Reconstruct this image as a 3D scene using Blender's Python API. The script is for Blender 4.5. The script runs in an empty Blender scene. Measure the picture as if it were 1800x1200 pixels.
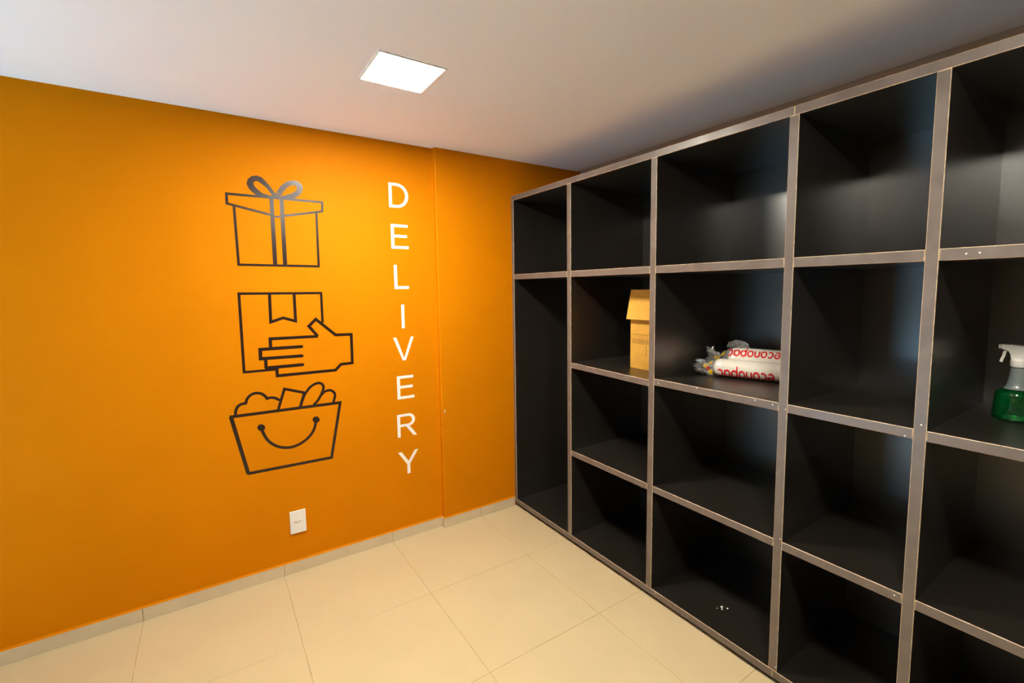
import bpy, bmesh, math, random
from mathutils import Matrix, Vector, noise

random.seed(7)
scene = bpy.context.scene
COL = scene.collection

# ------------------------------------------------------------------ camera
W_PX, F_PX, PPX, PPY = 1800.0, 814.368, 918.162, 582.905
yaw, pitch, roll = 0.59234, -0.09201, -0.01202
cam_data = bpy.data.cameras.new('camera')
cam_data.sensor_width = 36.0
cam_data.lens = F_PX * 36.0 / W_PX
cam_data.shift_x = (900.0 - PPX) / W_PX
cam_data.shift_y = (PPY - 600.0) / W_PX
cam_data.clip_start = 0.02
cam = bpy.data.objects.new('camera', cam_data)
COL.objects.link(cam)
fw = Vector((math.sin(yaw) * math.cos(pitch), math.cos(yaw) * math.cos(pitch), math.sin(pitch)))
rt = fw.cross(Vector((0, 0, 1))).normalized()
up = rt.cross(fw)
rt2 = rt * math.cos(roll) + up * math.sin(roll)
up2 = -rt * math.sin(roll) + up * math.cos(roll)
m = Matrix.Identity(4)
for i in range(3):
    m[i][0], m[i][1], m[i][2] = rt2[i], up2[i], -fw[i]
m.translation = (-1.7301, -2.6912, 1.5420)
cam.matrix_world = m
scene.camera = cam

# ------------------------------------------------------------------ daylight, exposure
world = bpy.data.worlds.new('world')
scene.world = world
world.use_nodes = True
bg = world.node_tree.nodes['Background']
bg.inputs['Color'].default_value = (0.45, 0.75, 1.0, 1)
bg.inputs['Strength'].default_value = 0.5
sun_data = bpy.data.lights.new('sun', 'SUN')
sun_data.energy = 120.0
sun_data.angle = 0.01
sun_data.color = (0.46, 0.78, 1.0)
sun = bpy.data.objects.new('sun', sun_data)
COL.objects.link(sun)
sun.rotation_euler = (math.radians(32), 0, 0)      # shines along +y, parallel to the wall with the opening
LAMP_POWER = 225.0
LAMP_COLOR = (1.0, 0.92, 0.78)
vs = scene.view_settings
vs.view_transform = 'Standard'
vs.look = 'None'
vs.gamma = 1.0
vs.use_curve_mapping = False
vs.exposure = 0.0
scene.cycles.max_bounces = 10
scene.cycles.diffuse_bounces = 6
scene.cycles.transmission_bounces = 10
scene.cycles.transparent_max_bounces = 16
scene.cycles.caustics_reflective = False
scene.cycles.caustics_refractive = False
scene.cycles.sample_clamp_indirect = 0.0
scene.cycles.use_denoising = True


# ------------------------------------------------------------------ materials
def new_mat(name):
    mt = bpy.data.materials.new(name)
    mt.use_nodes = True
    nt = mt.node_tree
    return mt, nt, nt.nodes['Principled BSDF']


def mat(name, col, rough=0.5, metal=0.0, spec=0.5, var=0.0, scale=8.0, bump=0.0, bscale=60.0, rvar=0.0,
        stretch=None, **kw):
    mt, nt, b = new_mat(name)
    b.inputs['Base Color'].default_value = (*col, 1)
    b.inputs['Roughness'].default_value = rough
    b.inputs['Metallic'].default_value = metal
    b.inputs['Specular IOR Level'].default_value = spec
    for k, v in kw.items():
        b.inputs[k.replace('_', ' ')].default_value = v
    if var or bump or rvar:
        tc = nt.nodes.new('ShaderNodeTexCoord')
        mp = nt.nodes.new('ShaderNodeMapping')
        nt.links.new(tc.outputs['Object'], mp.inputs[0])
        if stretch:
            mp.inputs['Scale'].default_value = stretch
    if var or rvar:
        n = nt.nodes.new('ShaderNodeTexNoise')
        n.inputs['Scale'].default_value = scale
        n.inputs['Detail'].default_value = 6
        nt.links.new(mp.outputs[0], n.inputs['Vector'])
        if var:
            r = nt.nodes.new('ShaderNodeValToRGB')
            r.color_ramp.elements[0].position = 0.3
            r.color_ramp.elements[1].position = 0.7
            r.color_ramp.elements[0].color = (*[c * (1 - var) for c in col], 1)
            r.color_ramp.elements[1].color = (*[min(1, c * (1 + var)) for c in col], 1)
            nt.links.new(n.outputs['Fac'], r.inputs[0])
            nt.links.new(r.outputs[0], b.inputs['Base Color'])
        if rvar:
            mr = nt.nodes.new('ShaderNodeMapRange')
            mr.inputs['From Min'].default_value = 0.3
            mr.inputs['From Max'].default_value = 0.7
            mr.inputs['To Min'].default_value = rough - rvar
            mr.inputs['To Max'].default_value = rough + rvar
            nt.links.new(n.outputs['Fac'], mr.inputs[0])
            nt.links.new(mr.outputs[0], b.inputs['Roughness'])
    if bump:
        n2 = nt.nodes.new('ShaderNodeTexNoise')
        n2.inputs['Scale'].default_value = bscale
        n2.inputs['Detail'].default_value = 3
        bp = nt.nodes.new('ShaderNodeBump')
        bp.inputs['Strength'].default_value = bump
        bp.inputs['Distance'].default_value = 0.002
        nt.links.new(mp.outputs[0], n2.inputs['Vector'])
        nt.links.new(n2.outputs['Fac'], bp.inputs['Height'])
        nt.links.new(bp.outputs[0], b.inputs['Normal'])
    return mt


def speckled(name, col, rough, spec, dot_col, density, dscale, rvar=0.05):
    """Dark laminate with dust specks and smudges."""
    mt = mat(name, col, rough, 0, spec, var=0.12, scale=5.0, rvar=rvar)
    nt = mt.node_tree
    b = nt.nodes['Principled BSDF']
    src = b.inputs['Base Color'].links[0].from_socket
    tc = nt.nodes.new('ShaderNodeTexCoord')
    v = nt.nodes.new('ShaderNodeTexVoronoi')
    v.inputs['Scale'].default_value = dscale
    nt.links.new(tc.outputs['Object'], v.inputs['Vector'])
    sep = nt.nodes.new('ShaderNodeSeparateColor')
    nt.links.new(v.outputs['Color'], sep.inputs[0])
    lt = nt.nodes.new('ShaderNodeMath'); lt.operation = 'LESS_THAN'
    nt.links.new(v.outputs['Distance'], lt.inputs[0]); lt.inputs[1].default_value = 0.035
    g1 = nt.nodes.new('ShaderNodeMath'); g1.operation = 'LESS_THAN'
    nt.links.new(sep.outputs[0], g1.inputs[0]); g1.inputs[1].default_value = density
    mu = nt.nodes.new('ShaderNodeMath'); mu.operation = 'MULTIPLY'
    nt.links.new(lt.outputs[0], mu.inputs[0]); nt.links.new(g1.outputs[0], mu.inputs[1])
    mx = nt.nodes.new('ShaderNodeMix'); mx.data_type = 'RGBA'
    nt.links.new(mu.outputs[0], mx.inputs['Factor'])
    nt.links.new(src, mx.inputs['A'])
    mx.inputs['B'].default_value = (*dot_col, 1)
    nt.links.new(mx.outputs['Result'], b.inputs['Base Color'])
    return mt


def emission(name, col, strength):
    mt = bpy.data.materials.new(name)
    mt.use_nodes = True
    nt = mt.node_tree
    nt.nodes.clear()
    e = nt.nodes.new('ShaderNodeEmission')
    e.inputs[0].default_value = (*col, 1)
    e.inputs[1].default_value = strength
    o = nt.nodes.new('ShaderNodeOutputMaterial')
    nt.links.new(e.outputs[0], o.inputs[0])
    return mt


def film(name, tint, gloss_mix, rough, haze=0.0):
    """Thin clear plastic film: see-through with glints."""
    mt = bpy.data.materials.new(name)
    mt.use_nodes = True
    nt = mt.node_tree
    nt.nodes.clear()
    t = nt.nodes.new('ShaderNodeBsdfTransparent')
    t.inputs[0].default_value = (*tint, 1)
    g = nt.nodes.new('ShaderNodeBsdfGlossy')
    g.inputs['Roughness'].default_value = rough
    lw = nt.nodes.new('ShaderNodeLayerWeight')
    lw.inputs[0].default_value = gloss_mix
    mr = nt.nodes.new('ShaderNodeMapRange')
    mr.inputs['To Min'].default_value = gloss_mix
    mr.inputs['To Max'].default_value = 0.85
    nt.links.new(lw.outputs['Facing'], mr.inputs[0])
    mx = nt.nodes.new('ShaderNodeMixShader')
    nt.links.new(mr.outputs[0], mx.inputs[0])
    nt.links.new(t.outputs[0], mx.inputs[1])
    nt.links.new(g.outputs[0], mx.inputs[2])
    d = nt.nodes.new('ShaderNodeBsdfDiffuse')
    d.inputs[0].default_value = (0.75, 0.73, 0.70, 1)
    mx2 = nt.nodes.new('ShaderNodeMixShader')
    mx2.inputs[0].default_value = haze
    nt.links.new(mx.outputs[0], mx2.inputs[1])
    nt.links.new(d.outputs[0], mx2.inputs[2])
    o = nt.nodes.new('ShaderNodeOutputMaterial')
    nt.links.new(mx2.outputs[0], o.inputs[0])
    return mt


M = {}
M['orange'] = mat('orange_paint', (0.63, 0.200, 0.0), 0.6, spec=0.06, var=0.035, scale=3.0, bump=0.05, bscale=90)
M['ceiling'] = mat('ceiling_paint', (0.90, 0.895, 0.885), 0.8, spec=0.2, bump=0.04, bscale=120)
M['cream'] = mat('cream_paint', (0.30, 0.27, 0.23), 0.7, spec=0.3, var=0.02)
M['offwhite'] = mat('offwhite_paint', (0.66, 0.60, 0.52), 0.75, spec=0.2, var=0.03)
M['tile'] = mat('porcelain_tile', (0.585, 0.49, 0.295), 0.38, spec=0.4, var=0.035, scale=4.0, rvar=0.05, bump=0.03, bscale=40)
M['skirting'] = mat('skirting_tile', (0.62, 0.52, 0.36), 0.45, spec=0.4, var=0.05, scale=9.0)
M['grout'] = mat('grout', (0.50, 0.38, 0.20), 0.9, spec=0.1, var=0.25, scale=14.0)
M['grout_light'] = mat('grout_light', (0.72, 0.60, 0.42), 0.9, spec=0.1, var=0.15, scale=20.0)
M['black'] = speckled('black_laminate', (0.0135, 0.0110, 0.0085), 0.315, 1.0, (0.5, 0.45, 0.38), 0.022, 26.0, 0.008)
M['black'].node_tree.nodes['Principled BSDF'].inputs['IOR'].default_value = 1.72
M['edge'] = mat('grey_edge_band', (0.138, 0.113, 0.098), 0.34, spec=0.5, var=0.13, scale=16.0, rvar=0.06, stretch=(1, 1, 1))
M['worn'] = mat('worn_band_corner', (0.55, 0.42, 0.28), 0.45, spec=0.4, var=0.35, scale=40.0)
M['raw_board'] = mat('raw_fibreboard', (0.26, 0.18, 0.11), 0.8, spec=0.2, var=0.1, scale=25.0)
M['dark'] = mat('dark_plinth', (0.03, 0.025, 0.02), 0.6, var=0.2)
M['vinyl_dark'] = mat('dark_vinyl', (0.020, 0.008, 0.005), 0.24, spec=0.45, bump=0.015, bscale=30)
M['vinyl_white'] = mat('white_vinyl', (0.86, 0.83, 0.79), 0.4, spec=0.4, var=0.01)
M['white_plastic'] = mat('white_plastic', (0.82, 0.80, 0.76), 0.35, spec=0.5, var=0.01)
M['socket_hole'] = mat('socket_hole', (0.03, 0.025, 0.02), 0.6, var=0.1)
M['socket_red'] = mat('socket_terracotta', (0.45, 0.16, 0.05), 0.5, var=0.1)
M['frame'] = mat('lamp_frame', (0.85, 0.84, 0.82), 0.4, var=0.01)
M['lamp'] = emission('lamp_diffuser', LAMP_COLOR, LAMP_POWER)
M['card'] = mat('cardboard', (0.68, 0.365, 0.06), 0.75, spec=0.2, var=0.06, scale=18.0, bump=0.05, bscale=200)
M['card_in'] = mat('cardboard_inside', (0.46, 0.26, 0.08), 0.8, spec=0.15, var=0.06, scale=18.0)
M['ink'] = mat('print_ink', (0.20, 0.085, 0.02), 0.7, var=0.1)
M['roll'] = mat('white_bag_film', (0.70, 0.655, 0.575), 0.20, spec=0.6, var=0.04, scale=30.0, bump=0.55, bscale=48)
M['red'] = mat('red_print', (0.62, 0.006, 0.008), 0.35, spec=0.5, var=0.05)
M['yellow'] = mat('yellow_print', (0.75, 0.47, 0.01), 0.35, spec=0.5, var=0.15, scale=60)
M['film'] = film('clear_film', (0.97, 0.96, 0.95), 0.20, 0.14, 0.20)
M['clear'] = film('clear_bottle', (0.95, 0.97, 0.96), 0.05, 0.08, 0.0)
M['milky'] = mat('frosted_neck', (0.50, 0.58, 0.58), 0.25, spec=0.6, var=0.02, Transmission_Weight=0.55)
M['liquid'] = mat('green_cleaner', (0.0, 0.60, 0.12), 0.03, spec=0.4, var=0.02, IOR=1.33, Transmission_Weight=0.93)
M['tube'] = mat('dip_tube', (0.62, 0.80, 0.74), 0.3, spec=0.5, var=0.02)
M['ground'] = mat('bounce_ground', (0.47, 0.50, 0.53), 0.9, var=0.08, scale=3.0)
M['dark_ground'] = mat('dark_ground', (0.035, 0.035, 0.037), 0.9, var=0.2, scale=20.0)
M['plaster'] = mat('plaster_crumb', (0.8, 0.78, 0.72), 0.8, var=0.05)
M['opening_frame'] = mat('opening_frame_paint', (0.75, 0.74, 0.72), 0.45, var=0.02)


# ------------------------------------------------------------------ helpers
def link(name, me, parent=None, loc=None):
    o = bpy.data.objects.new(name, me)
    COL.objects.link(o)
    if loc is not None:
        o.location = loc
    if parent is not None:
        o.parent = parent
        o.matrix_parent_inverse = Matrix.Translation(-Vector(parent.location))
    return o


def pydata(name, verts, faces, mats, fmat=None, parent=None, smooth=False, loc=None, link_it=True):
    me = bpy.data.meshes.new(name)
    me.from_pydata([tuple(v) for v in verts], [], [tuple(f) for f in faces])
    for mm in (mats if isinstance(mats, (list, tuple)) else [mats]):
        me.materials.append(M[mm])
    if fmat:
        me.polygons.foreach_set('material_index', fmat)
    if smooth:
        me.polygons.foreach_set('use_smooth', [True] * len(me.polygons))
    me.update()
    return link(name, me, parent, loc) if link_it else me


def tag(o, label=None, cat=None, group=None, kind=None):
    if label: o['label'] = label
    if cat: o['category'] = cat
    if group: o['group'] = group
    if kind: o['kind'] = kind
    return o


def empty(name, loc, label, cat, group=None):
    o = bpy.data.objects.new(name, None)
    o.empty_display_size = 0.05
    o.location = loc
    COL.objects.link(o)
    return tag(o, label, cat, group)


def box_geo(x0, x1, y0, y1, z0, z1):
    v = [(x, y, z) for x in (x0, x1) for y in (y0, y1) for z in (z0, z1)]
    f = [(0, 1, 3, 2), (4, 6, 7, 5), (0, 4, 5, 1), (2, 3, 7, 6), (0, 2, 6, 4), (1, 5, 7, 3)]
    return v, f


def boxes(name, lst, mt, parent=None, bevel=0.0, seg=1, loc=None, link_it=True):
    """One mesh of one or more (bevelled) boxes that belong to one piece."""
    bm = bmesh.new()
    for b in lst:
        v, f = box_geo(*b)
        vs_ = [bm.verts.new(q) for q in v]
        for q in f:
            bm.faces.new([vs_[i] for i in q])
    bmesh.ops.recalc_face_normals(bm, faces=bm.faces)
    if bevel:
        bmesh.ops.bevel(bm, geom=list(bm.edges), offset=bevel, segments=seg, affect='EDGES', profile=0.5)
    me = bpy.data.meshes.new(name)
    bm.to_mesh(me)
    bm.free()
    me.materials.append(M[mt])
    return link(name, me, parent, loc) if link_it else me


def lathe(prof, n=40, cx=0, cy=0):
    """prof: list of (r, z) from bottom to top; closed with caps."""
    v, f = [], []
    for r, z in prof:
        for k in range(n):
            a = 2 * math.pi * k / n
            v.append((cx + r * math.cos(a), cy + r * math.sin(a), z))
    for i in range(len(prof) - 1):
        for k in range(n):
            k2 = (k + 1) % n
            f.append((i * n + k, i * n + k2, (i + 1) * n + k2, (i + 1) * n + k))
    f.append(tuple(range(n))[::-1])
    f.append(tuple(range((len(prof) - 1) * n, len(prof) * n)))
    return v, f


def tube(pts, rad, n=10):
    pts = [Vector(q) for q in pts]
    v, f = [], []
    for i, q in enumerate(pts):
        d = (pts[min(i + 1, len(pts) - 1)] - pts[max(i - 1, 0)]).normalized()
        a = d.orthogonal().normalized() if i == 0 else (a - d * a.dot(d)).normalized()
        b = d.cross(a)
        r = rad[i] if isinstance(rad, (list, tuple)) else rad
        for k in range(n):
            t = 2 * math.pi * k / n
            v.append(q + a * (r * math.cos(t)) + b * (r * math.sin(t)))
    for i in range(len(pts) - 1):
        for k in range(n):
            k2 = (k + 1) % n
            f.append((i * n + k, i * n + k2, (i + 1) * n + k2, (i + 1) * n + k))
    f.append(tuple(range(n))[::-1])
    f.append(tuple(range((len(pts) - 1) * n, len(pts) * n)))
    return v, f


def stroke_quads(pts, w):
    """Mitred flat band along a polyline: returns left and right point lists."""
    P = [Vector((q[0], q[1])) for q in pts]
    L, R = [], []
    h = w / 2
    for i, q in enumerate(P):
        d0 = (q - P[i - 1]).normalized() if i > 0 else None
        d1 = (P[i + 1] - q).normalized() if i < len(P) - 1 else None
        if d0 is None: d0 = d1
        if d1 is None: d1 = d0
        n0, n1 = Vector((-d0.y, d0.x)), Vector((-d1.y, d1.x))
        mvec = n0 + n1
        if mvec.length < 1e-4:
            mvec = n0.copy()
        mvec.normalize()
        s = h / max(0.35, mvec.dot(n0))
        L.append(q + mvec * s)
        R.append(q - mvec * s)
    return L, R


def islands(bm):
    seen, out = set(), []
    for v0 in bm.verts:
        if v0 in seen:
            continue
        part, todo = [], [v0]
        seen.add(v0)
        while todo:
            q = todo.pop()
            part.append(q)
            for e in q.link_edges:
                w = e.other_vert(q)
                if w not in seen:
                    seen.add(w)
                    todo.append(w)
        out.append(part)
    return out


class Flat:
    """Collects flat 2-D outlines and makes one thin solid piece out of them."""
    def __init__(self):
        self.v, self.f = [], []

    def poly(self, pts):
        b = len(self.v)
        self.v += [(q[0], q[1]) for q in pts]
        self.f.append(tuple(range(b, b + len(pts))))

    def band(self, A, B, closed=False):
        n = len(A)
        b = len(self.v)
        self.v += [(q[0], q[1]) for q in A] + [(q[0], q[1]) for q in B]
        for i in range(n if closed else n - 1):
            j = (i + 1) % n
            self.f.append((b + i, b + j, b + n + j, b + n + i))

    def stroke(self, pts, w):
        self.band(*stroke_quads(pts, w))

    def disc(self, c, r, n=20):
        self.poly([(c[0] + r * math.cos(2 * math.pi * k / n), c[1] + r * math.sin(2 * math.pi * k / n)) for k in range(n)])

    def build(self, name, mt, place, thick, parent=None, sub=0, step=0.0):
        """place(u, v, d) -> world point, d = distance off the surface."""
        bm = bmesh.new()
        vs_ = [bm.verts.new((q[0], q[1], 0)) for q in self.v]
        for q in self.f:
            try:
                bm.faces.new([vs_[i] for i in q])
            except ValueError:
                pass
        bmesh.ops.triangulate(bm, faces=[fc for fc in bm.faces if len(fc.verts) > 4])
        if sub:
            bmesh.ops.subdivide_edges(bm, edges=list(bm.edges), cuts=sub, use_grid_fill=True)
        bm.normal_update()
        for fc in bm.faces:
            if fc.normal.z < 0:
                fc.normal_flip()
        r = bmesh.ops.extrude_face_region(bm, geom=list(bm.faces))
        top = [g for g in r['geom'] if isinstance(g, bmesh.types.BMVert)]
        for q in top:
            q.co.z = thick
        if step:
            for k, part in enumerate(islands(bm)):
                for q in part:
                    if q.co.z > 0:
                        q.co.z += step * k
        for q in bm.verts:
            q.co = Vector(place(q.co.x, q.co.y, q.co.z))
        bmesh.ops.recalc_face_normals(bm, faces=bm.faces)
        me = bpy.data.meshes.new(name)
        bm.to_mesh(me)
        bm.free()
        me.materials.append(M[mt])
        return link(name, me, parent)

# wall coordinates in metres (x along the wall, z up)
ART_GIFT = {"strokes":[[[[-1.6289,2.0233],[-1.1921,2.0213],[-1.1939,1.9729],[-1.3793,1.9355]],0.0115],[[[-1.3793,1.9355],[-1.3972,1.9303],[-1.4126,1.9272],[-1.4255,1.9296],[-1.4446,1.9358]],0.009],[[[-1.4446,1.9358],[-1.6301,1.976],[-1.6289,2.0233],[-1.5605,2.0229]],0.0115],[[[-1.6013,1.969],[-1.5978,1.6797],[-1.226,1.6776],[-1.2238,1.9664]],0.0115],[[[-1.4348,2.0218],[-1.4356,1.6804]],0.0195],[[[-1.3887,2.0239],[-1.3893,1.6798]],0.0195]],"rings":[[[[-1.415,2.0451],[-1.4329,2.0717],[-1.4528,2.0978],[-1.4727,2.1188],[-1.4953,2.1254],[-1.5183,2.1189],[-1.5348,2.1021],[-1.5409,2.0807],[-1.5339,2.0607],[-1.5186,2.0415],[-1.4907,2.021],[-1.4401,2.0179]],[[-1.4297,2.0351],[-1.4425,2.0518],[-1.4543,2.0694],[-1.4745,2.0859],[-1.4906,2.0981],[-1.501,2.0978],[-1.5083,2.0923],[-1.5113,2.0841],[-1.5066,2.0707],[-1.4929,2.0558],[-1.4729,2.0402],[-1.4435,2.0337]]],[[[-1.4102,2.0528],[-1.3888,2.0861],[-1.3611,2.1107],[-1.3316,2.1214],[-1.3047,2.1187],[-1.2886,2.1045],[-1.2837,2.083],[-1.2928,2.0586],[-1.3087,2.0414],[-1.3298,2.0266],[-1.3659,2.0203],[-1.3924,2.0187]],[[-1.3915,2.0356],[-1.3796,2.0535],[-1.3629,2.0769],[-1.3444,2.0919],[-1.3307,2.0964],[-1.3173,2.094],[-1.3124,2.0848],[-1.3161,2.0737],[-1.3257,2.0625],[-1.342,2.0526],[-1.3647,2.043],[-1.3903,2.0342]]]],"polys":[[[-1.4423,2.0177],[-1.4392,2.0341],[-1.4297,2.036],[-1.4125,2.0501],[-1.3915,2.036],[-1.3912,2.0179],[-1.4186,2.0172]]]}
ART_HAND = {"strokes":[[[[-1.4619,1.1368],[-1.6057,1.1374],[-1.6056,1.5357],[-1.221,1.5331],[-1.221,1.3711]],0.0125],[[[-1.4703,1.5336],[-1.4722,1.3861],[-1.4136,1.406],[-1.3552,1.3861],[-1.355,1.5337]],0.0145],[[[-1.2503,1.2989],[-1.2916,1.3551],[-1.2549,1.3916],[-1.1566,1.2987],[-1.0719,1.2967],[-1.0732,1.1325],[-1.1354,1.131],[-1.1658,1.1008],[-1.457,1.1021],[-1.4572,1.1454]],0.0155],[[[-1.2486,1.2972],[-1.4794,1.2995],[-1.4806,1.2476]],0.0155],[[[-1.3328,1.2472],[-1.5282,1.2478],[-1.5289,1.1991],[-1.3332,1.1968]],0.0165],[[[-1.5289,1.1991],[-1.5057,1.1969],[-1.5071,1.1483]],0.0155],[[[-1.512,1.1488],[-1.3325,1.149]],0.0165],[[[-1.5124,1.1431],[-1.4566,1.142]],0.017]],"dots":[[[-1.3328,1.2472],0.0078],[[-1.3332,1.1968],0.0078],[[-1.3325,1.149],0.0078]]}
ART_BASKET = {"strokes":[[[[-1.6175,0.6072],[-1.6759,0.9176]],0.0175],[[[-1.6809,0.917],[-1.1498,0.9129],[-1.2103,0.6047],[-1.6203,0.6079]],0.0155],[[[-1.5451,0.8367],[-1.5443,0.8324],[-1.5432,0.8264],[-1.5416,0.8192],[-1.5395,0.8116],[-1.5367,0.8031],[-1.5333,0.7936],[-1.5294,0.7839],[-1.5249,0.7749],[-1.5199,0.7665],[-1.5143,0.7583],[-1.5082,0.7506],[-1.5015,0.7434],[-1.494,0.7366],[-1.4858,0.7302],[-1.4772,0.7245],[-1.4687,0.7196],[-1.4604,0.7157],[-1.4519,0.7127],[-1.4433,0.7104],[-1.4348,0.7086],[-1.4262,0.7072],[-1.4177,0.7063],[-1.4089,0.7061],[-1.3997,0.7069],[-1.3899,0.7088],[-1.3795,0.7117],[-1.369,0.7154],[-1.3589,0.7198],[-1.349,0.7251],[-1.3392,0.7312],[-1.3299,0.738],[-1.3213,0.7454],[-1.3135,0.7534],[-1.3063,0.7619],[-1.2999,0.7711],[-1.2943,0.7811],[-1.2895,0.7935],[-1.2856,0.8076],[-1.2825,0.8207],[-1.2803,0.8297]],0.0145],[[[-1.6547,0.922],[-1.6549,0.9253],[-1.6551,0.9299],[-1.6551,0.9353],[-1.6544,0.9406],[-1.6529,0.946],[-1.6509,0.9519],[-1.6483,0.9576],[-1.6453,0.9625],[-1.642,0.9665],[-1.6381,0.9699],[-1.6338,0.9727],[-1.6289,0.9749],[-1.6227,0.9762],[-1.6154,0.9768],[-1.6086,0.977],[-1.6039,0.9772]],0.0135],[[[-1.6089,0.9733],[-1.6075,0.9783],[-1.6055,0.9855],[-1.603,0.9933],[-1.5998,1.0001],[-1.5959,1.0056],[-1.5912,1.0107],[-1.5861,1.0151],[-1.5808,1.0186],[-1.575,1.021],[-1.5688,1.0225],[-1.5625,1.0233],[-1.5563,1.0232],[-1.5501,1.0223],[-1.5437,1.0206],[-1.5377,1.0181],[-1.5323,1.0152],[-1.5276,1.0114],[-1.5235,1.007],[-1.5199,1.0022],[-1.5168,0.9977],[-1.514,0.9931],[-1.5117,0.9884],[-1.5098,0.9841],[-1.5085,0.9812]],0.0135],[[[-1.5124,0.987],[-1.5096,0.9878],[-1.5057,0.989],[-1.5011,0.9901],[-1.4964,0.9905],[-1.4916,0.9902],[-1.4864,0.9895],[-1.481,0.9881],[-1.4756,0.9861],[-1.4696,0.9827],[-1.4631,0.9781],[-1.4572,0.9737],[-1.4531,0.9707]],0.0135],[[[-1.4621,0.9219],[-1.4278,1.028],[-1.327,0.9933]],0.0135],[[[-1.3324,0.994],[-1.3567,0.9203]],0.0135],[[[-1.3539,0.9224],[-1.3525,0.9273],[-1.3504,0.9344],[-1.3478,0.9426],[-1.3449,0.9509],[-1.3418,0.9593],[-1.3383,0.9682],[-1.3344,0.9773],[-1.3296,0.9862],[-1.3238,0.9951],[-1.3171,1.0043],[-1.3101,1.0129],[-1.303,1.0201],[-1.296,1.0258],[-1.2887,1.0304],[-1.2815,1.0339],[-1.2748,1.0366],[-1.2684,1.0383],[-1.2624,1.039],[-1.2567,1.0388],[-1.2516,1.0377],[-1.2468,1.0355],[-1.2424,1.0322],[-1.2387,1.0283],[-1.2359,1.0241],[-1.2342,1.0197],[-1.2334,1.0149],[-1.2335,1.0096],[-1.2346,1.0036],[-1.2367,0.9965],[-1.2398,0.9887],[-1.2436,0.9805],[-1.2478,0.9723],[-1.2523,0.9639],[-1.2573,0.9552],[-1.2626,0.9469],[-1.268,0.9396],[-1.2738,0.9334],[-1.2801,0.9278],[-1.2858,0.9233],[-1.2897,0.9201]],0.0135],[[[-1.2465,0.9696],[-1.2439,0.9726],[-1.2401,0.977],[-1.2356,0.9816],[-1.2307,0.9852],[-1.2252,0.9877],[-1.219,0.9896],[-1.2127,0.9908],[-1.2068,0.9912],[-1.2016,0.9908],[-1.1967,0.9895],[-1.1922,0.9875],[-1.1881,0.9846],[-1.1841,0.9807],[-1.1804,0.9759],[-1.1774,0.9705],[-1.1756,0.9648],[-1.1753,0.9588],[-1.1763,0.9524],[-1.178,0.9458],[-1.1796,0.9396],[-1.1815,0.9333],[-1.1838,0.9269],[-1.1859,0.9214],[-1.1874,0.9175]],0.0135]],"polys":[[[-1.5286,0.8352],[-1.5295,0.8306],[-1.5315,0.8265],[-1.5345,0.8233],[-1.5383,0.821],[-1.5427,0.82],[-1.5472,0.8202],[-1.5517,0.8217],[-1.5558,0.8243],[-1.5593,0.8278],[-1.5619,0.832],[-1.5633,0.8367],[-1.5637,0.8415],[-1.5628,0.846],[-1.5608,0.8501],[-1.5579,0.8533],[-1.5541,0.8556],[-1.5498,0.8566],[-1.5452,0.8564],[-1.5407,0.855],[-1.5366,0.8525],[-1.5331,0.8489],[-1.5305,0.8447],[-1.529,0.84]],[[-1.2625,0.8328],[-1.2633,0.8281],[-1.2653,0.824],[-1.2684,0.8208],[-1.2723,0.8185],[-1.2767,0.8174],[-1.2814,0.8176],[-1.286,0.819],[-1.2902,0.8216],[-1.2937,0.8251],[-1.2964,0.8294],[-1.2979,0.8341],[-1.2983,0.8389],[-1.2975,0.8435],[-1.2955,0.8475],[-1.2925,0.8508],[-1.2886,0.8531],[-1.2842,0.8542],[-1.2796,0.854],[-1.275,0.8526],[-1.2707,0.8501],[-1.2671,0.8466],[-1.2645,0.8423],[-1.2629,0.8376]]]}

# ------------------------------------------------------------------ the room
H = 2.4026            # ceiling height
YL, YP = 0.0327, 0.0  # orange wall: left field and the slightly proud pier beside the shelves
XP = -0.546           # the step between them
XR = 0.620            # wall behind the shelves
XW, YF = -3.70, -5.00  # left wall, wall behind the camera
T = 0.6               # floor tile
X3, Y1 = -0.2813, -0.5660

# orange wall with its step (small bevelled arris)
pl = [(XW - 0.15, YL), (XP - 0.002, YL), (XP, YL - 0.004), (XP, YP + 0.006), (XP + 0.002, YP + 0.002), (XP + 0.006, YP),
      (XR + 0.1, YP), (XR + 0.1, 0.2), (XW - 0.15, 0.2)]
n = len(pl)
v = [(x, y, 0.0) for x, y in pl] + [(x, y, H + 0.014) for x, y in pl]
f = [(i, (i + 1) % n, n + (i + 1) % n, n + i) for i in range(n)] + [tuple(range(n))[::-1], tuple(range(n, 2 * n))]
wall_back = tag(pydata('wall_back', v, f, 'orange'), 'orange painted wall with a shallow step beside the black shelves', kind='structure')
# chipped paint on the pier
fl = Flat()
for (cx, cz, r) in [(-0.5245, 0.775, 0.005), (-0.5235, 0.767, 0.004), (-0.525, 0.761, 0.003), (-0.519, 0.638, 0.002)]:
    fl.poly([(cx + r * random.uniform(.6, 1.2) * math.cos(a), cz + 1.3 * r * random.uniform(.6, 1.2) * math.sin(a)) for a in [k * math.pi / 4 for k in range(8)]])
fl.build('chipped_paint', 'plaster', lambda u, w, d: (u, YP - d, w), 0.0004, wall_back)

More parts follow.
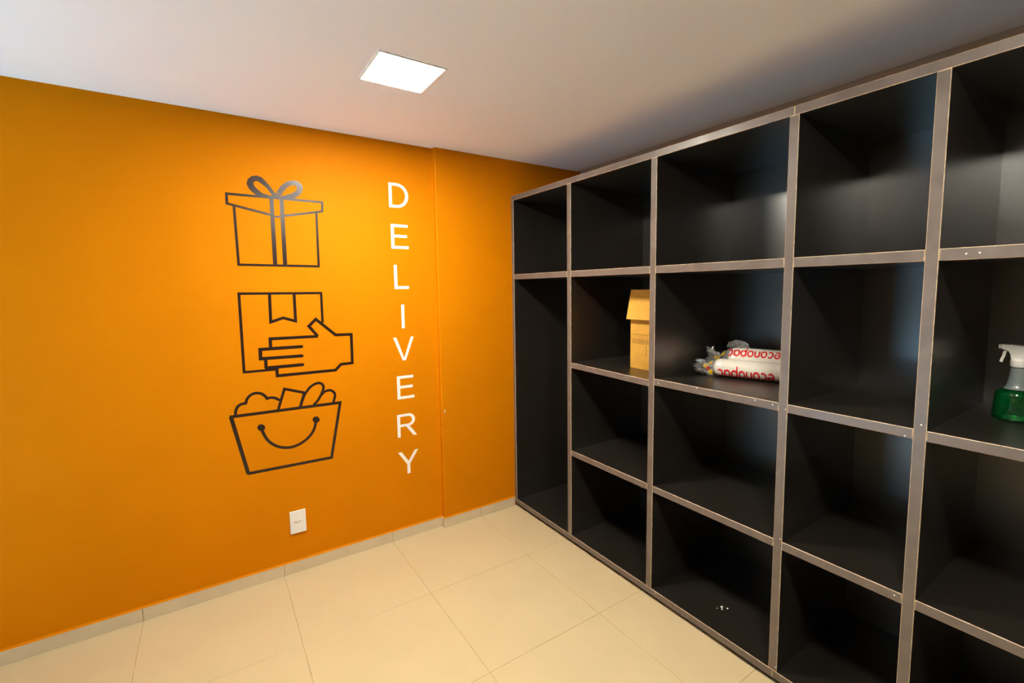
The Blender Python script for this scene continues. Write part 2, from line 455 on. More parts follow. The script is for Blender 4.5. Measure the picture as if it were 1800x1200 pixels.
tag(boxes('wall_right', [(XR, XR + 0.1, YF, YP, 0, H + 0.014)], 'offwhite'), 'pale wall behind the black shelves', kind='structure')
tag(boxes('wall_front', [(XW - 0.15, XR + 0.1, YF - 0.1, YF, 0, H)], 'cream'), 'pale wall behind the camera', kind='structure')
DY0, DY1, DZ = -1.30, -0.06, 1.50   # guessed unseen opening in the left wall, shaped to let daylight reach the ceiling
tag(boxes('wall_left', [(XW - 0.15, XW, DY1, YL, 0, H), (XW - 0.15, XW, YF, DY0, 0, H), (XW - 0.15, XW, DY0, DY1, DZ, H)], 'cream'),
    'pale wall with the low opening to the outside', kind='structure')
tag(boxes('daylight_opening', [(XW - 0.16, XW + 0.012, DY1 - 0.05, DY1, 0, DZ), (XW - 0.16, XW + 0.012, DY0, DY0 + 0.05, 0, DZ),
                     (XW - 0.16, XW + 0.012, DY0 + 0.05, DY1 - 0.05, DZ - 0.05, DZ)], 'opening_frame'),
    'low opening guessed out of view and shaped to let daylight onto the ceiling', kind='structure')
tag(boxes('ceiling', [(XW - 0.15, 0.589, YF - 0.1, 0.2, H, H + 0.12), (0.589, XR + 0.1, YF - 0.1, 0.2, H + 0.014, H + 0.12)], 'ceiling'), 'white painted ceiling', kind='structure')
XT = XW - 2.4  # outer edge of the pale ground added to bounce sun up to the ceiling
tag(pydata('ground', [(XT, -12, -0.06), (XW - 0.15, -12, -0.06), (XW - 0.15, 8, -0.06), (XT, 8, -0.06)], [(0, 1, 2, 3)], 'ground'),
    'unseen pale ground outside, added to bounce sunlight onto the ceiling', kind='structure')
tag(pydata('dark_ground_far', [(-24, -12, -0.06), (XT, -12, -0.06), (XT, 8, -0.06), (-24, 8, -0.06)], [(0, 1, 2, 3)], 'dark_ground'),  # ground beyond it, made dark to keep low daylight off wall and shelves
    'unseen dark ground farther out, added to cut low daylight', kind='structure')


# floor: a grout bed and every tile on its own
floor = tag(boxes('floor', [(XW - 0.15, XR, YF, YL, -0.06, -0.0016)], 'grout'), 'beige tiled floor', kind='structure')
tile_cache = {}
GAP = 0.0028
xs = [XW] + [X3 - k * T for k in range(8, 0, -1) if X3 - k * T > XW] + [X3, X3 + T, XR]
xs = sorted(set(round(q, 4) for q in xs))
ys = [YL] + [Y1 - k * T for k in range(0, 8) if Y1 - k * T > YF] + [YF]
for i in range(len(xs) - 1):
    for j in range(len(ys) - 1):
        dx, dy = xs[i + 1] - xs[i] - GAP, ys[j] - ys[j + 1] - GAP
        key = (round(dx, 3), round(dy, 3))
        if key not in tile_cache:
            c = 0.0012
            vv = []
            for z, ins in ((-0.0015, 0), (-c, 0), (0, c)):
                vv += [(-dx / 2 + ins, -dy / 2 + ins, z), (dx / 2 - ins, -dy / 2 + ins, z), (dx / 2 - ins, dy / 2 - ins, z), (-dx / 2 + ins, dy / 2 - ins, z)]
            ff = [(8, 9, 10, 11)]
            for lv in (0, 4):
                for k in range(4):
                    k2 = (k + 1) % 4
                    ff.append((lv + k, lv + k2, lv + 4 + k2, lv + 4 + k))
            tile_cache[key] = pydata('tile', vv, ff, 'tile', link_it=False)
        link('tile', tile_cache[key], floor, ((xs[i] + xs[i + 1]) / 2, (ys[j] + ys[j + 1]) / 2, random.uniform(-0.0002, 0.0001)))

# tile skirting, piece by piece, with the paint bead along its top
BH, BT = 0.0625, 0.0078
skirt = tag(boxes('baseboard_back', [(XW, XP - 0.001, YL - 0.002, YL, 0, BH), (XP, 0.0, YP - 0.002, YP, 0, BH)], 'grout_light'),
            'row of grey beige skirting tiles along the orange wall', kind='structure')
def skirt_piece(x0, x1, yface):
    boxes('skirting_tile', [(x0 + 0.001, x1 - 0.001, yface - BT, yface - 0.0021, 0.0004, BH)], 'skirting', skirt, bevel=0.0009)
xb = [XW] + [X3 - k * T for k in range(5, 0, -1)] + [XP - BT]
for a, b in zip(xb[:-1], xb[1:]):
    skirt_piece(a, b, YL)
skirt_piece(XP - BT, X3, YP)
skirt_piece(X3, -0.003, YP)
boxes('skirting_return', [(XP - BT, XP - 0.001, YP - BT + 0.0012, YL - BT, 0.0004, BH)], 'skirting', skirt, bevel=0.0009)
def bead(x0, x1, yface, nm='paint_bead'):
    pts, ff = [], []
    k = 24
    for i in range(k + 1):
        x = x0 + (x1 - x0) * i / k
        e = 0.0012 * noise.noise(Vector((x * 9, 1.3, 0)))
        h = 0.009 + 0.003 * noise.noise(Vector((x * 5, 7.3, 0)))
        pts += [(x, yface, BH + h), (x, yface - BT - e * .5, BH), (x, yface, BH)]
    for i in range(k):
        a, b = 3 * i, 3 * i + 3
        ff += [(a, a + 1, b + 1, b), (a + 1, a + 2, b + 2, b + 1)]
    pydata(nm, pts, ff, 'orange', parent=skirt)
bead(XW, XP - 0.001, YL)
bead(XP - BT, -0.003, YP)


# ------------------------------------------------------------------ ceiling lamps
def panel_lamp(cx, cy, label):
    s = 0.1275
    z = H
    t = empty('panel_lamp', (cx, cy, z), label, 'ceiling light', 'square ceiling lamps')
    b = 0.006
    boxes('lamp_frame', [(cx - s - b, cx + s + b, cy - s - b, cy - s, z - 0.004, z), (cx - s - b, cx + s + b, cy + s, cy + s + b, z - 0.004, z),
                         (cx - s - b, cx - s, cy - s, cy + s, z - 0.004, z), (cx + s, cx + s + b, cy - s, cy + s, z - 0.004, z)], 'frame', t)
    d = pydata('diffuser', [(cx - s, cy - s, z - 0.003), (cx - s, cy + s, z - 0.003), (cx + s, cy + s, z - 0.003), (cx + s, cy - s, z - 0.003)],
               [(0, 1, 2, 3)], 'lamp', parent=t)
    tag(d, 'glowing white square diffuser')
    return t
panel_lamp(-1.038, -0.826, 'lit white square lamp in the ceiling over the orange wall')
panel_lamp(-1.038, -2.60, 'second lit square ceiling lamp behind the camera')


# ------------------------------------------------------------------ black shelving
SH = empty('shelving_unit', (0.3, -1.7, 0), 'tall black open shelving with grey edges along the right wall', 'shelving')
C = 0.0017
def board(name, x0, x1, ya, yb, z0, z1, slope=0.0, raw_top=False):
    """A panel whose front edge (at x0) carries a grey band with worn corners; z shifts by slope at the ya end."""
    y0, y1 = min(ya, yb), max(ya, yb)
    def q(x, y, z):
        s = slope * (y1 - y) / (y1 - y0) if slope else 0
        return (x, y, z + s)
    vv = [q(x1, y0, z0), q(x1, y1, z0), q(x1, y1, z1), q(x1, y0, z1),
          q(x0 + C, y0, z0), q(x0 + C, y1, z0), q(x0 + C, y1, z1), q(x0 + C, y0, z1),
          q(x0, y0 + C, z0 + C), q(x0, y1 - C, z0 + C), q(x0, y1 - C, z1 - C), q(x0, y0 + C, z1 - C)]
    ff = [(0, 1, 2, 3)[::-1], (8, 9, 10, 11)]
    fm = [0, 1]
    for k in range(4):
        k2 = (k + 1) % 4
        ff.append((k, k2, 4 + k2, 4 + k)); fm.append(0)
        ff.append((4 + k, 4 + k2, 8 + k2, 8 + k)); fm.append(2)
    if raw_top:
        fm[2 + 2 * 2] = 3
    me = pydata(name, vv, ff, ['black', 'edge', 'worn', 'raw_board'], fm, link_it=False)
    bm = bmesh.new(); bm.from_mesh(me); bmesh.ops.recalc_face_normals(bm, faces=bm.faces); bm.to_mesh(me); bm.free()
    return link(name, me, SH)

XB = XR - 0.018       # face of the back panels
ZT0, ZT1 = 2.1334, 2.1650
ZE0, ZE1 = 0.0215, 0.0546
# uprights: (y of the left face, y of the right face)
UP = [(-0.002, -0.0278), (-0.5911, -0.6256), (-1.2025, -1.2366), (-1.8197, -1.8522), (-2.2181, -2.2497), (-2.825, -2.857), (-3.44, -3.472)]
ZR = {'B': (1.6077, 1.6417), 'C': (1.0784, 1.1102), 'D': (0.5503, 0.5825)}
for a, b in UP:
    board('upright', 0.0, XB, b, a, ZE1, ZT0)
for a, b in ((-0.002, -1.8355), (-1.8365, -3.472)):
    board('top_board', 0.0, XB, b, a, ZT0, ZT1, raw_top=True)
    board('base_board', 0.0, XB, b, a, ZE0, ZE1)
for i in range(len(UP) - 1):
    ya, yb = UP[i][1] - 0.0006, UP[i + 1][0] + 0.0006
    for r, (z0, z1) in ZR.items():
        if i == 0 and r != 'B':
            continue
        board('shelf', 0.0, XB, yb, ya, z0, z1, slope=-0.0115 if (i == 1 and r == 'C') else 0.0)
    me = boxes('back_panel', [(XB, XR - 0.001, UP[i + 1][0] - (0.016 if i < 5 else 0.03), UP[i][1] + 0.016, ZE0, ZT1)], 'black', SH)
boxes('plinth', [(0.022, XB, -3.46, -0.012, 0.0, ZE0)], 'dark', SH)

# pale fixing caps and paint spots along the grey edges
cap = pydata('screw_cap', [(-0.0006, 0.0021 * math.cos(k * math.pi / 4), 0.0021 * math.sin(k * math.pi / 4)) for k in range(8)] +
             [(0.0, 0.0024 * math.cos(k * math.pi / 4), 0.0024 * math.sin(k * math.pi / 4)) for k in range(8)],
             [tuple(range(8))[::-1]] + [(k, (k + 1) % 8, 8 + (k + 1) % 8, 8 + k) for k in range(8)], 'plaster', link_it=False)
for y, z in [(-1.262, 1.093), (-1.471, 1.104), (-1.73, 1.102), (-1.798, 1.098), (-1.846, 1.09), (-1.183, 1.082), (-0.606, 0.858), (-2.199, 0.569), (-2.199, 1.083),
             (-1.845, 0.591), (-2.307, 1.624), (-2.334, 1.625), (-1.264, 0.046), (-1.847, 0.073), (-0.618, 0.073), (-2.236, 1.126)]:
    link('screw_cap', cap, SH, (0.0, y, z))

# plaster crumbs left on the base of the third bay
for k, (cx, cy, r) in enumerate([(0.165, -1.515, 0.008), (0.152, -1.524, 0.005), (0.178, -1.536, 0.004), (0.140, -1.508, 0.003)]):
    vv = []
    for a in range(7):
        t = a * 2 * math.pi / 7
        vv.append((cx + r * random.uniform(.6, 1.3) * math.cos(t), cy + r * random.uniform(.6, 1.3) * math.sin(t), ZE1))
    vv.append((cx, cy, ZE1 + r * 0.6))
    o = pydata('plaster_crumb', vv, [(a, (a + 1) % 7, 7) for a in range(7)] + [tuple(range(7))[::-1]], 'plaster')
    tag(o, ['largest white plaster crumb on the base board of the third bay', 'middle-sized white crumb touching the largest plaster crumb',
            'small white crumb to the right of the largest plaster crumb', 'tiniest white crumb in front of the largest plaster crumb'][k],
        'crumb', 'plaster crumbs on the base board')


# ------------------------------------------------------------------ vinyl graphics on the orange wall
on_wall = lambda u, w, d: (u, YL - d, w)
def art(name, data, label):
    fl = Flat()
    for pts, w in data.get('strokes', []):
        fl.stroke(pts, w)
    for A, B in data.get('rings', []):
        fl.band(A, B)
    for q in data.get('polys', []):
        fl.poly(q)
    for c, r in data.get('dots', []):
        fl.disc(c, r)
    return tag(fl.build(name, 'vinyl_dark', on_wall, 0.0004, step=0.00005), label, 'wall decal', 'dark line drawings on the orange wall')
art('gift_drawing', ART_GIFT, 'dark line drawing of a gift box with a bow on the orange wall')
art('parcel_drawing', ART_HAND, 'dark line drawing of a hand carrying a parcel on the orange wall')
art('basket_drawing', ART_BASKET, 'dark line drawing of a smiling full shopping basket on the orange wall')

def arc(cx, cy, rx, ry, a0, a1, n=14):
    return [(cx + rx * math.cos(math.radians(a0 + (a1 - a0) * k / n)), cy + ry * math.sin(math.radians(a0 + (a1 - a0) * k / n))) for k in range(n + 1)]
def glyph(ch, fl, ox, oy, s):
    t = lambda L: [(ox + x * s, oy + y * s) for x, y in L]
    if ch == 'D':
        fl.poly(t([(81, 0), (176, 0), (176, 716), (81, 716)]))
        A = [(176, 0), (320, 0)] + arc(320, 358, 354, 358, -90, 90)[1:] + [(176, 716)]
        B = [(176, 84), (316, 84)] + arc(316, 358, 260, 274, -90, 90)[1:] + [(176, 632)]
        fl.band(t(A), t(B))
    elif ch == 'E':
        fl.poly(t([(79, 0), (174, 0), (174, 716), (79, 716)]))
        for x1, y0, y1 in ((614, 0, 84), (570, 328, 412), (597, 632, 716)):
            fl.poly(t([(174, y0), (x1, y0), (x1, y1), (174, y1)]))
    elif ch == 'L':
        fl.poly(t([(73, 0), (168, 0), (168, 716), (73, 716)]))
        fl.poly(t([(168, 0), (521, 0), (521, 84), (168, 84)]))
    elif ch == 'I':
        fl.poly(t([(93, 0), (188, 0), (188, 716), (93, 716)]))
    elif ch == 'V':
        fl.poly(t([(4, 716), (282, 0), (331, 0), (331, 84), (107, 716)]))
        fl.poly(t([(652, 716), (555, 716), (331, 84), (331, 0), (380, 0)]))
    elif ch == 'R':
        fl.poly(t([(79, 0), (174, 0), (174, 716), (79, 716)]))
        A = [(174, 716), (410, 716)] + arc(440, 518, 208, 198, 90, -90)[1:] + [(174, 318)]
        B = [(174, 637), (410, 637)] + arc(430, 518, 120, 119, 90, -90)[1:] + [(174, 400)]
        A[1] = (440, 716); B[1] = (430, 637)
        fl.band(t(A), t(B))
        fl.poly(t([(345, 330), (580, 0), (697, 0), (560, 205), (490, 290), (455, 322)]))
    elif ch == 'Y':
        fl.poly(t([(279, 0), (374, 0), (374, 303), (327, 400), (279, 303)]))
        fl.poly(t([(279, 303), (327, 400), (118, 716), (3, 716)]))
        fl.poly(t([(374, 303), (650, 716), (540, 716), (327, 400)]))
S = 0.1428 / 716
word = [('D', -0.8415, 2.0275, 'white letter D, topmost of the vertical word on the orange wall'),
        ('E', -0.8365, 1.789, 'white letter E between the D and the L on the orange wall'),
        ('L', -0.8255, 1.551, 'white letter L above the I on the orange wall'),
        ('I', -0.7940, 1.3145, 'white letter I above the V on the orange wall'),
        ('V', -0.8325, 1.1175, 'white letter V below the I on the orange wall'),
        ('E', -0.8335, 0.881, 'white letter E between the V and the R on the orange wall'),
        ('R', -0.8410, 0.6435, 'white letter R above the Y on the orange wall'),
        ('Y', -0.8275, 0.4065, 'white letter Y, lowest of the vertical word on the orange wall')]
for ch, ox, oy, lab in word:
    fl = Flat()
    glyph(ch, fl, ox, oy, S)
    tag(fl.build('wall_letter', 'vinyl_white', on_wall, 0.0005, step=0.00005), lab, 'wall letter', 'white letters of the vertical word')

# ------------------------------------------------------------------ socket plate
SX0, SX1, SZ0, SZ1 = -1.4405, -1.3605, 0.2235, 0.3485
t = empty('wall_socket', ((SX0 + SX1) / 2, YL, SZ0), 'white rectangular socket plate low on the orange wall', 'wall socket')
boxes('cover_plate', [(SX0, SX1, YL - 0.009, YL, SZ0, SZ1)], 'white_plastic', t, bevel=0.002, seg=2)
cx, cz = (SX0 + SX1) / 2, (SZ0 + SZ1) / 2
fl = Flat()
ov = lambda a, b: [(cx + (1 if math.cos(q) > 0 else -1) * (a - b) + b * math.cos(q), cz + b * math.sin(q)) for q in [2 * math.pi * (k + .5) / 32 for k in range(32)]]
fl.band(ov(0.0225, 0.0098), ov(0.0212, 0.0085), closed=True)
tag(fl.build('socket_rim', 'white_plastic', lambda u, w, d: (u, YL - 0.0088 - d, w), 0.0020, t), 'oval socket rim')
for k, (dx, dz, mt_) in enumerate([(-0.0095, 0.0, 'socket_hole'), (0.0, -0.003, 'socket_hole'), (0.0095, 0.0, 'socket_hole'), (-0.0162, 0.0005, 'socket_red')]):
    fl = Flat(); fl.disc((cx + dx, cz + dz), 0.0025 if mt_ == 'socket_hole' else 0.0028, 14)
    fl.build('pin_hole', mt_, lambda u, w, d: (u, YL - 0.0089 - d, w), 0.0004, t)


# ------------------------------------------------------------------ cardboard box
ZC = 1.1102
def zc1(y):            # the second bay's middle shelf sags towards its right end
    return ZC - 0.0115 * ((-0.6256) - y) / (1.2025 - 0.6256)
bx0, bx1, by1, by0 = 0.183, 0.47, -0.9165, -1.165
zb = zc1(-1.04)
zt = 1.531
t = empty('cardboard_box', ((bx0 + bx1) / 2, (by0 + by1) / 2, zb), 'open tan cardboard box on the middle shelf of the second bay', 'box')
th = 0.004
boxes('box_body', [(bx0, bx0 + th, by0, by1, zb, zt), (bx1 - th, bx1, by0, by1, zb, zt), (bx0 + th, bx1 - th, by0, by0 + th, zb, zt),
                   (bx0 + th, bx1 - th, by1 - th, by1, zb, zt), (bx0 + th, bx1 - th, by0 + th, by1 - th, zb, zb + th)], 'card', t)
def flap(name, base_a, base_b, out, length, ang):
    """ang: degrees from straight up towards out."""
    a, b = Vector(base_a), Vector(base_b)
    o_ = Vector(out)
    d = o_ * math.sin(math.radians(ang)) + Vector((0, 0, math.cos(math.radians(ang))))
    nn = (b - a).normalized().cross(d).normalized() * 0.0035
    e = (b - a).normalized() * 0.004
    vv = [a, b, b + d * length + e, a + d * length - e]
    vv = vv + [q + nn for q in vv]
    ff = [(0, 1, 2, 3), (7, 6, 5, 4), (0, 4, 5, 1), (1, 5, 6, 2), (2, 6, 7, 3), (3, 7, 4, 0)]
    o = pydata(name, vv, ff, 'card', parent=t)
    return o
flap('flap', (bx0, by1, zt - 0.002), (bx0, by0, zt - 0.002), (-1, 0, 0), 0.160, 169)
flap('flap', (bx1, by0, zt), (bx1, by1, zt), (1, 0, 0), 0.10, 150)
# printed handling marks on the front
on_box = lambda u, w, d: (bx0 - 0.0002 - d, u, w)
fl = Flat()
z0p, z1p, zm = 1.2415, 1.290, 1.262
y0p = by1 - 0.012
ncell = 9
wc = 0.0172
for k in range(ncell + 1):
    fl.stroke([(y0p - k * wc, z0p), (y0p - k * wc, z1p)], 0.0018)
for z in (z0p, zm, z1p):
    fl.stroke([(y0p, z), (y0p - ncell * wc, z)], 0.0018)
for k in range(ncell):
    c = (y0p - (k + .5) * wc, (z0p + zm) / 2)
    if k % 3 == 0:
        fl.stroke([(c[0] - .005, c[1] - .006), (c[0] + .005, c[1] + .006)], 0.0018); fl.stroke([(c[0] + .005, c[1] - .006), (c[0] - .005, c[1] + .006)], 0.0018)
    elif k % 3 == 1:
        fl.disc(c, 0.004, 10)
    else:
        fl.stroke([(c[0] - .005, c[1] + .005), (c[0], c[1] - .005), (c[0] + .005, c[1] + .005)], 0.0018)
yq = by1 - 0.118
fl.stroke([(yq, 1.232), (yq + 0.008, 1.226), (yq + 0.008, 1.212), (yq, 1.206), (yq + 0.008, 1.200), (yq + 0.008, 1.184), (yq, 1.178)], 0.0018)
tag(fl.build('printed_marks', 'ink', on_box, 0.0002, t, step=0.00002), 'brown printed row of handling marks')

# ------------------------------------------------------------------ rolls of bags
A17 = math.radians(17)
AX = Vector((math.sin(A17), -math.cos(A17), 0))     # along the rolls, away from the crumpled end
NX = Vector((math.cos(A17), math.sin(A17), 0))      # towards the back of the shelf
def lower_word(fl, s):
    """the word econopac in round lower-case strokes; x to the right, y up, unit = s"""
    x = 0.0
    st = lambda pts, w=0.20: fl.stroke([((x + px) * s, py * s) for px, py in pts], w * s)
    for ch in 'econopac':
        if ch == 'e':
            st(arc(.42, .5, .36, .42, 0, 315, 18)); st([(.07, .5), (.78, .5)], .14); x += .98
        elif ch == 'c':
            st(arc(.42, .5, .36, .42, 50, 310, 16)); x += .86
        elif ch == 'o':
            st(arc(.44, .5, .36, .42, 0, 365, 20)); x += 1.0
        elif ch == 'n':
            st([(.1, .08), (.1, .92)]); st([(.1, .5)] + arc(.4, .58, .3, .34, 170, 0, 10) + [(.7, .08)]); x += .92
        elif ch == 'p':
            st([(.1, -.42), (.1, .92)]); st(arc(.46, .5, .36, .42, 0, 365, 20)); x += 1.0
        elif ch == 'a':
            st(arc(.44, .5, .36, .42, 0, 365, 20)); st([(.8, .08), (.8, .92)]); x += 1.06
    return x * s

def tail_k(s_):
    return max(0.46, 1.0 - 0.85 * s_) + 0.6 * max(0.0, s_ - 0.6)


def bag_roll(name, start, r, length, label, txt_off, txt_len, txt_ang, seedv, tail_len):
    t = empty(name, (start[0] + AX.x * length / 2, start[1] + AX.y * length / 2, ZC), label, 'bag roll', 'rolls of bags on the middle shelf of the third bay')
    c0 = Vector((start[0], start[1], ZC + r))
    def P(a, ang, rr):            # ang: 0 = towards the camera side (front), 90 = top
        q = math.radians(ang)
        return c0 + AX * a + (-NX) * (rr * math.cos(q)) + Vector((0, 0, rr * math.sin(q)))
    nseg, nl = 44, 30
    vv, ff = [], []
    prof = [(0.0, .12), (0.002, .45), (0.007, .75), (0.016, .92), (0.03, .985)] + [(0.03 + (length - 0.06) * k / nl, 1.0) for k in range(1, nl)] + \
           [(length - 0.03, .985), (length - 0.012, .9), (length - 0.002, .5), (length, .12)]
    for a, k in prof:
        for j in range(nseg):
            ang = 360.0 * j / nseg
            w = noise.noise(Vector((a * 26 + seedv, math.cos(math.radians(ang)) * 2.2, math.sin(math.radians(ang)) * 2.2)))
            vv.append(P(a, ang, r * k * (1 - 0.018 * abs(w) - 0.004)))
    for i in range(len(prof) - 1):
        for j in range(nseg):
            j2 = (j + 1) % nseg
            ff.append((i * nseg + j, i * nseg + j2, (i + 1) * nseg + j2, (i + 1) * nseg + j))
    ff += [tuple(range(nseg))[::-1], tuple(range((len(prof) - 1) * nseg, len(prof) * nseg))]
    o = pydata('roll_body', vv, ff, 'roll', parent=t, smooth=True)
    # upside-down red word running along the roll
    fl = Flat()
    wl = lower_word(fl, 1.0)
    k = txt_len / wl
    fl.v = [(x * k, y * k * 1.3) for x, y in fl.v]
    # reading direction runs back towards the crumpled end, letter tops point down
    plc = lambda u, w, d: P(txt_off + txt_len - u, txt_ang - math.degrees(w / r), r * 1.003 + d)
    tag(fl.build('lettering', 'red', plc, 0.0004, t, sub=4, step=0.00002), 'red upside-down lettering')
    # crumpled clear film at the near end
    rnd = random.Random(seedv)
    vv, ff = [], []
    na, nr = 40, 16
    for i in range(nr + 1):
        s_ = i / nr
        base = tail_k(s_) * r
        for j in range(na):
            ang = 360.0 * j / na
            cr = 1 + (0.18 + 0.75 * s_) * noise.noise(Vector((s_ * 5 + seedv, math.cos(math.radians(ang)) * 4.2, math.sin(math.radians(ang)) * 4.2)))
            q = P(0.012 - tail_len * s_ + 0.02 * s_ * rnd.uniform(-1, 1), ang, base * cr)
            q.z = max(q.z - r * 0.40 * math.sin(math.pi * min(1, s_ * 1.15)) * .6, ZC + 0.001)
            vv.append(q)
    for i in range(nr):
        for j in range(na):
            j2 = (j + 1) % na
            ff.append((i * na + j, i * na + j2, (i + 1) * na + j2, (i + 1) * na + j))
    tag(pydata('film_tail', vv, ff, 'film', parent=t), 'crumpled clear film end')
    # printed scraps on the film end
    for k, (s_, ang, da, ds, mt_) in enumerate([(0.55, 38, 40, .26, 'yellow'), (0.28, 60, 34, .20, 'yellow'), (0.40, 12, 24, .14, 'red'), (0.22, -20, 34, .26, 'yellow')]):
        vv = []
        for u in range(5):
            for w in range(5):
                s2 = s_ + ds * (u / 4 - .5); a2 = ang + da * (w / 4 - .5)
                rr = r * tail_k(s2)
                q = P(0.012 - tail_len * s2, a2 + 3 * rnd.uniform(-1, 1), rr * (1.13 + 0.08 * noise.noise(Vector((u * .9, w * .9, seedv + k)))))
                q.z = max(q.z - r * 0.40 * math.sin(math.pi * min(1, s2 * 1.15)) * .6, ZC + 0.0015)
                vv.append(q)
        ff = [(u * 5 + w, u * 5 + w + 1, u * 5 + w + 6, u * 5 + w + 5) for u in range(4) for w in range(4)]
        tag(pydata('print_scrap', vv, ff, mt_, parent=t, smooth=True), mt_ + ' printed scrap of the wrapper')
    return t, P

rA, rB = 0.0435, 0.066
sA = Vector((0.288, -1.362))
bag_roll('bag_roll', sA, rA, 0.42, 'front white roll of bags in clear wrap with red lettering near the shelf', 0.024, 0.245, 0, 3, 0.085)
dAB = 2 * math.sqrt(rA * rB) + 0.001
sB = Vector((sA.x + NX.x * dAB + AX.x * 0.035, sA.y + NX.y * dAB + AX.y * 0.035))
tB, PB = bag_roll('bag_roll', sB, rB, 0.345, 'thicker white roll of bags lying behind the front roll', 0.006, 0.232, 62, 11, 0.105)
# the loose arch of clear film standing up over the rear roll's end
vv, ff = [], []
for i in range(15):
    a = math.pi * i / 14
    for j in range(7):
        d = j / 6
        rr = 0.036 * (1 + 0.15 * noise.noise(Vector((i * .6, 0.3, 2))))
        q = PB(0.045 - 0.055 * math.cos(a) * (0.75 + 0.25 * d), 90, rB * 0.985 + rr * math.sin(a) * d)
        q = q + NX * (0.012 * noise.noise(Vector((i * .55, j * .7, 5))) + 0.012 * (1 - d))
        vv.append(q)
for i in range(14):
    for j in range(6):
        ff.append((i * 7 + j, i * 7 + j + 1, i * 7 + j + 8, i * 7 + j + 7))
tag(pydata('film_arch', vv, ff, 'film', parent=tB), 'loose arch of clear film')


# ------------------------------------------------------------------ spray bottle
BX, BY = 0.372, -2.368
t = empty('spray_bottle', (BX, BY, ZC), 'clear spray bottle of green liquid with a white trigger head', 'spray bottle')
k = 1.0
outer = [(0.030, 0.0), (0.048, 0.0), (0.0535, 0.004), (0.0545, 0.010), (0.0528, 0.040), (0.0505, 0.078), (0.048, 0.088), (0.042, 0.094), (0.033, 0.099), (0.0285, 0.104),
         (0.0255, 0.113), (0.0235, 0.125), (0.0205, 0.146), (0.0190, 0.166), (0.0185, 0.172)]
v, f = lathe([(r, ZC + z) for r, z in outer], 56, BX, BY)
f = f[:-1]
o = pydata('bottle_body', v, f, 'clear', parent=t, smooth=True)
liq = [(0.028, 0.0012), (0.046, 0.0012), (0.0522, 0.0052), (0.0532, 0.011), (0.0516, 0.040), (0.0494, 0.077), (0.0468, 0.0865), (0.0405, 0.0925), (0.034, 0.0958)]
v, f = lathe([(r, ZC + z) for r, z in liq], 56, BX, BY)
tag(pydata('liquid', v, f, 'liquid', parent=t, smooth=True), 'bright green liquid')
neck = [(0.0322, 0.0985), (0.0278, 0.104), (0.0248, 0.113), (0.0228, 0.125), (0.0198, 0.146), (0.0183, 0.166)]
nn = 40
v, f = lathe([(r, ZC + z) for r, z in neck], nn, BX, BY)
tag(pydata('frosted_neck', v, f[:-2], 'milky', parent=t, smooth=True), 'milky clear neck')
# ribbed pump barrel and dip tube inside
prof = []
for i in range(22):
    z = 0.108 + i * 0.003
    prof += [(0.0055, z), (0.0066, z + 0.0015)]
v, f = lathe([(r, ZC + z) for r, z in prof], 18, BX, BY)
pydata('pump_spring', v, f, 'white_plastic', parent=t, smooth=True)
pts = []
for i in range(18):
    s_ = i / 17
    zz = 0.168 - 0.163 * s_
    off = -0.004 - 0.012 * math.sin(min(1, s_ * 1.5) * math.pi * .5) + (0.048 * max(0, s_ - .45) ** 1.7 / (.55 ** 1.7) if s_ > .45 else 0)
    pts.append((BX - 0.012 * min(1, s_ * 2) - 0.040 * max(0, s_ - 0.45), BY + off, ZC + zz))
v, f = tube(pts, 0.0028, 10)
pydata('dip_tube', v, f, 'tube', parent=t, smooth=True)
# collar
v, f = lathe([(r, ZC + z) for r, z in [(0.0195, 0.168), (0.0205, 0.1695), (0.0205, 0.188), (0.0195, 0.194), (0.017, 0.196)]], 36, BX, BY)
pydata('collar', v, f, 'white_plastic', parent=t, smooth=True)
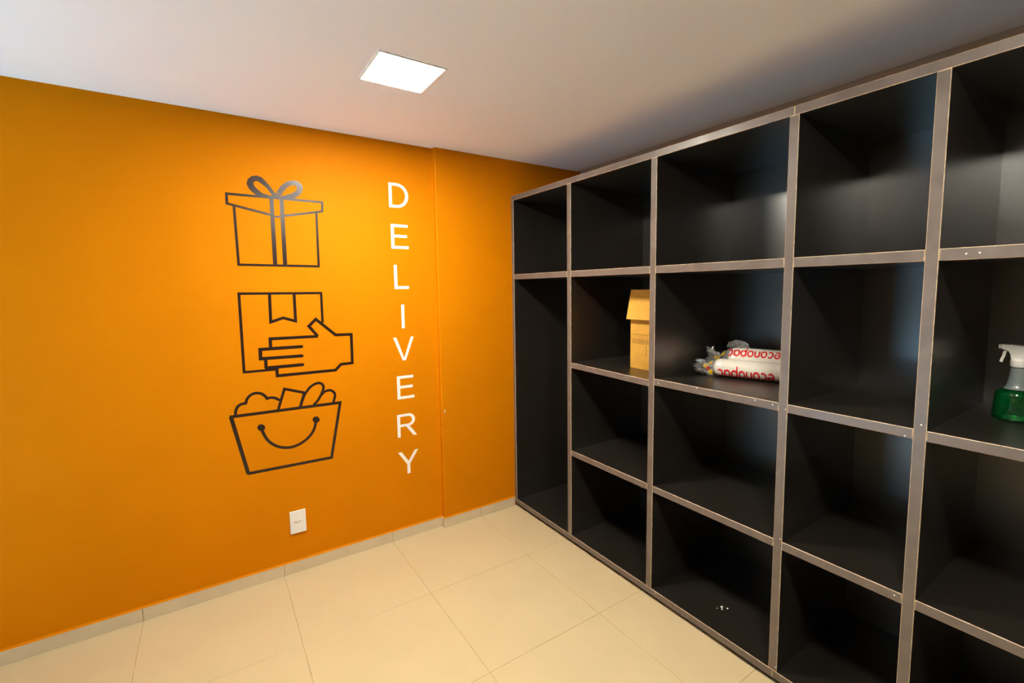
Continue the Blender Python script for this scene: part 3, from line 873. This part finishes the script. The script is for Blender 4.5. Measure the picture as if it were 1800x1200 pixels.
# spray head: side profile in the (forward, z) plane, nozzle towards +y (the left in view)
prof = [(-0.018, 0.193), (0.018, 0.193), (0.0195, 0.206), (0.0235, 0.2155), (0.031, 0.2205), (0.040, 0.2225), (0.0405, 0.2365), (0.0385, 0.2385),
        (-0.012, 0.2365), (-0.030, 0.2315), (-0.044, 0.2265), (-0.046, 0.2245), (-0.042, 0.2215), (-0.030, 0.218), (-0.022, 0.2095), (-0.0195, 0.201)]
bm = bmesh.new()
vs_ = [bm.verts.new((BX - 0.0125, BY + a, ZC + z)) for a, z in prof]
fc = bm.faces.new(vs_)
r_ = bmesh.ops.extrude_face_region(bm, geom=[fc])
for q in r_['geom']:
    if isinstance(q, bmesh.types.BMVert):
        q.co.x += 0.025
bmesh.ops.recalc_face_normals(bm, faces=bm.faces)
bmesh.ops.bevel(bm, geom=[e for e in bm.edges if len(e.link_faces) == 2 and any(len(x.verts) > 4 for x in e.link_faces)], offset=0.004, segments=3, affect='EDGES', profile=0.5, clamp_overlap=True)
me = bpy.data.meshes.new('spray_head'); bm.to_mesh(me); bm.free(); me.materials.append(M['white_plastic'])
link('spray_head', me, t)
v, f = tube([(BX, BY + 0.040, ZC + 0.2295), (BX, BY + 0.0475, ZC + 0.2295), (BX, BY + 0.048, ZC + 0.2295)], [0.0080, 0.0080, 0.0068], 20)
pydata('nozzle', v, f, 'white_plastic', parent=t)
tr = [(0.030, 0.221), (0.0335, 0.211), (0.0345, 0.202), (0.038, 0.190), (0.040, 0.181)]
tl, trr = stroke_quads(tr, 0.007)
vv = []
for x in (-0.007, 0.007):
    vv += [(BX + x, BY + q.x, ZC + q.y) for q in tl] + [(BX + x, BY + q.x, ZC + q.y) for q in trr]
n = len(tr)
ff = []
for i in range(n - 1):
    ff += [(i, i + 1, n + i + 1, n + i), (2 * n + i, 3 * n + i, 3 * n + i + 1, 2 * n + i + 1), (i, 2 * n + i, 2 * n + i + 1, i + 1), (n + i, n + i + 1, 3 * n + i + 1, 3 * n + i)]
ff += [(0, n, 3 * n, 2 * n), (n - 1, 3 * n - 1, 4 * n - 1, 2 * n - 1)]
pydata('trigger', vv, ff, 'white_plastic', parent=t)
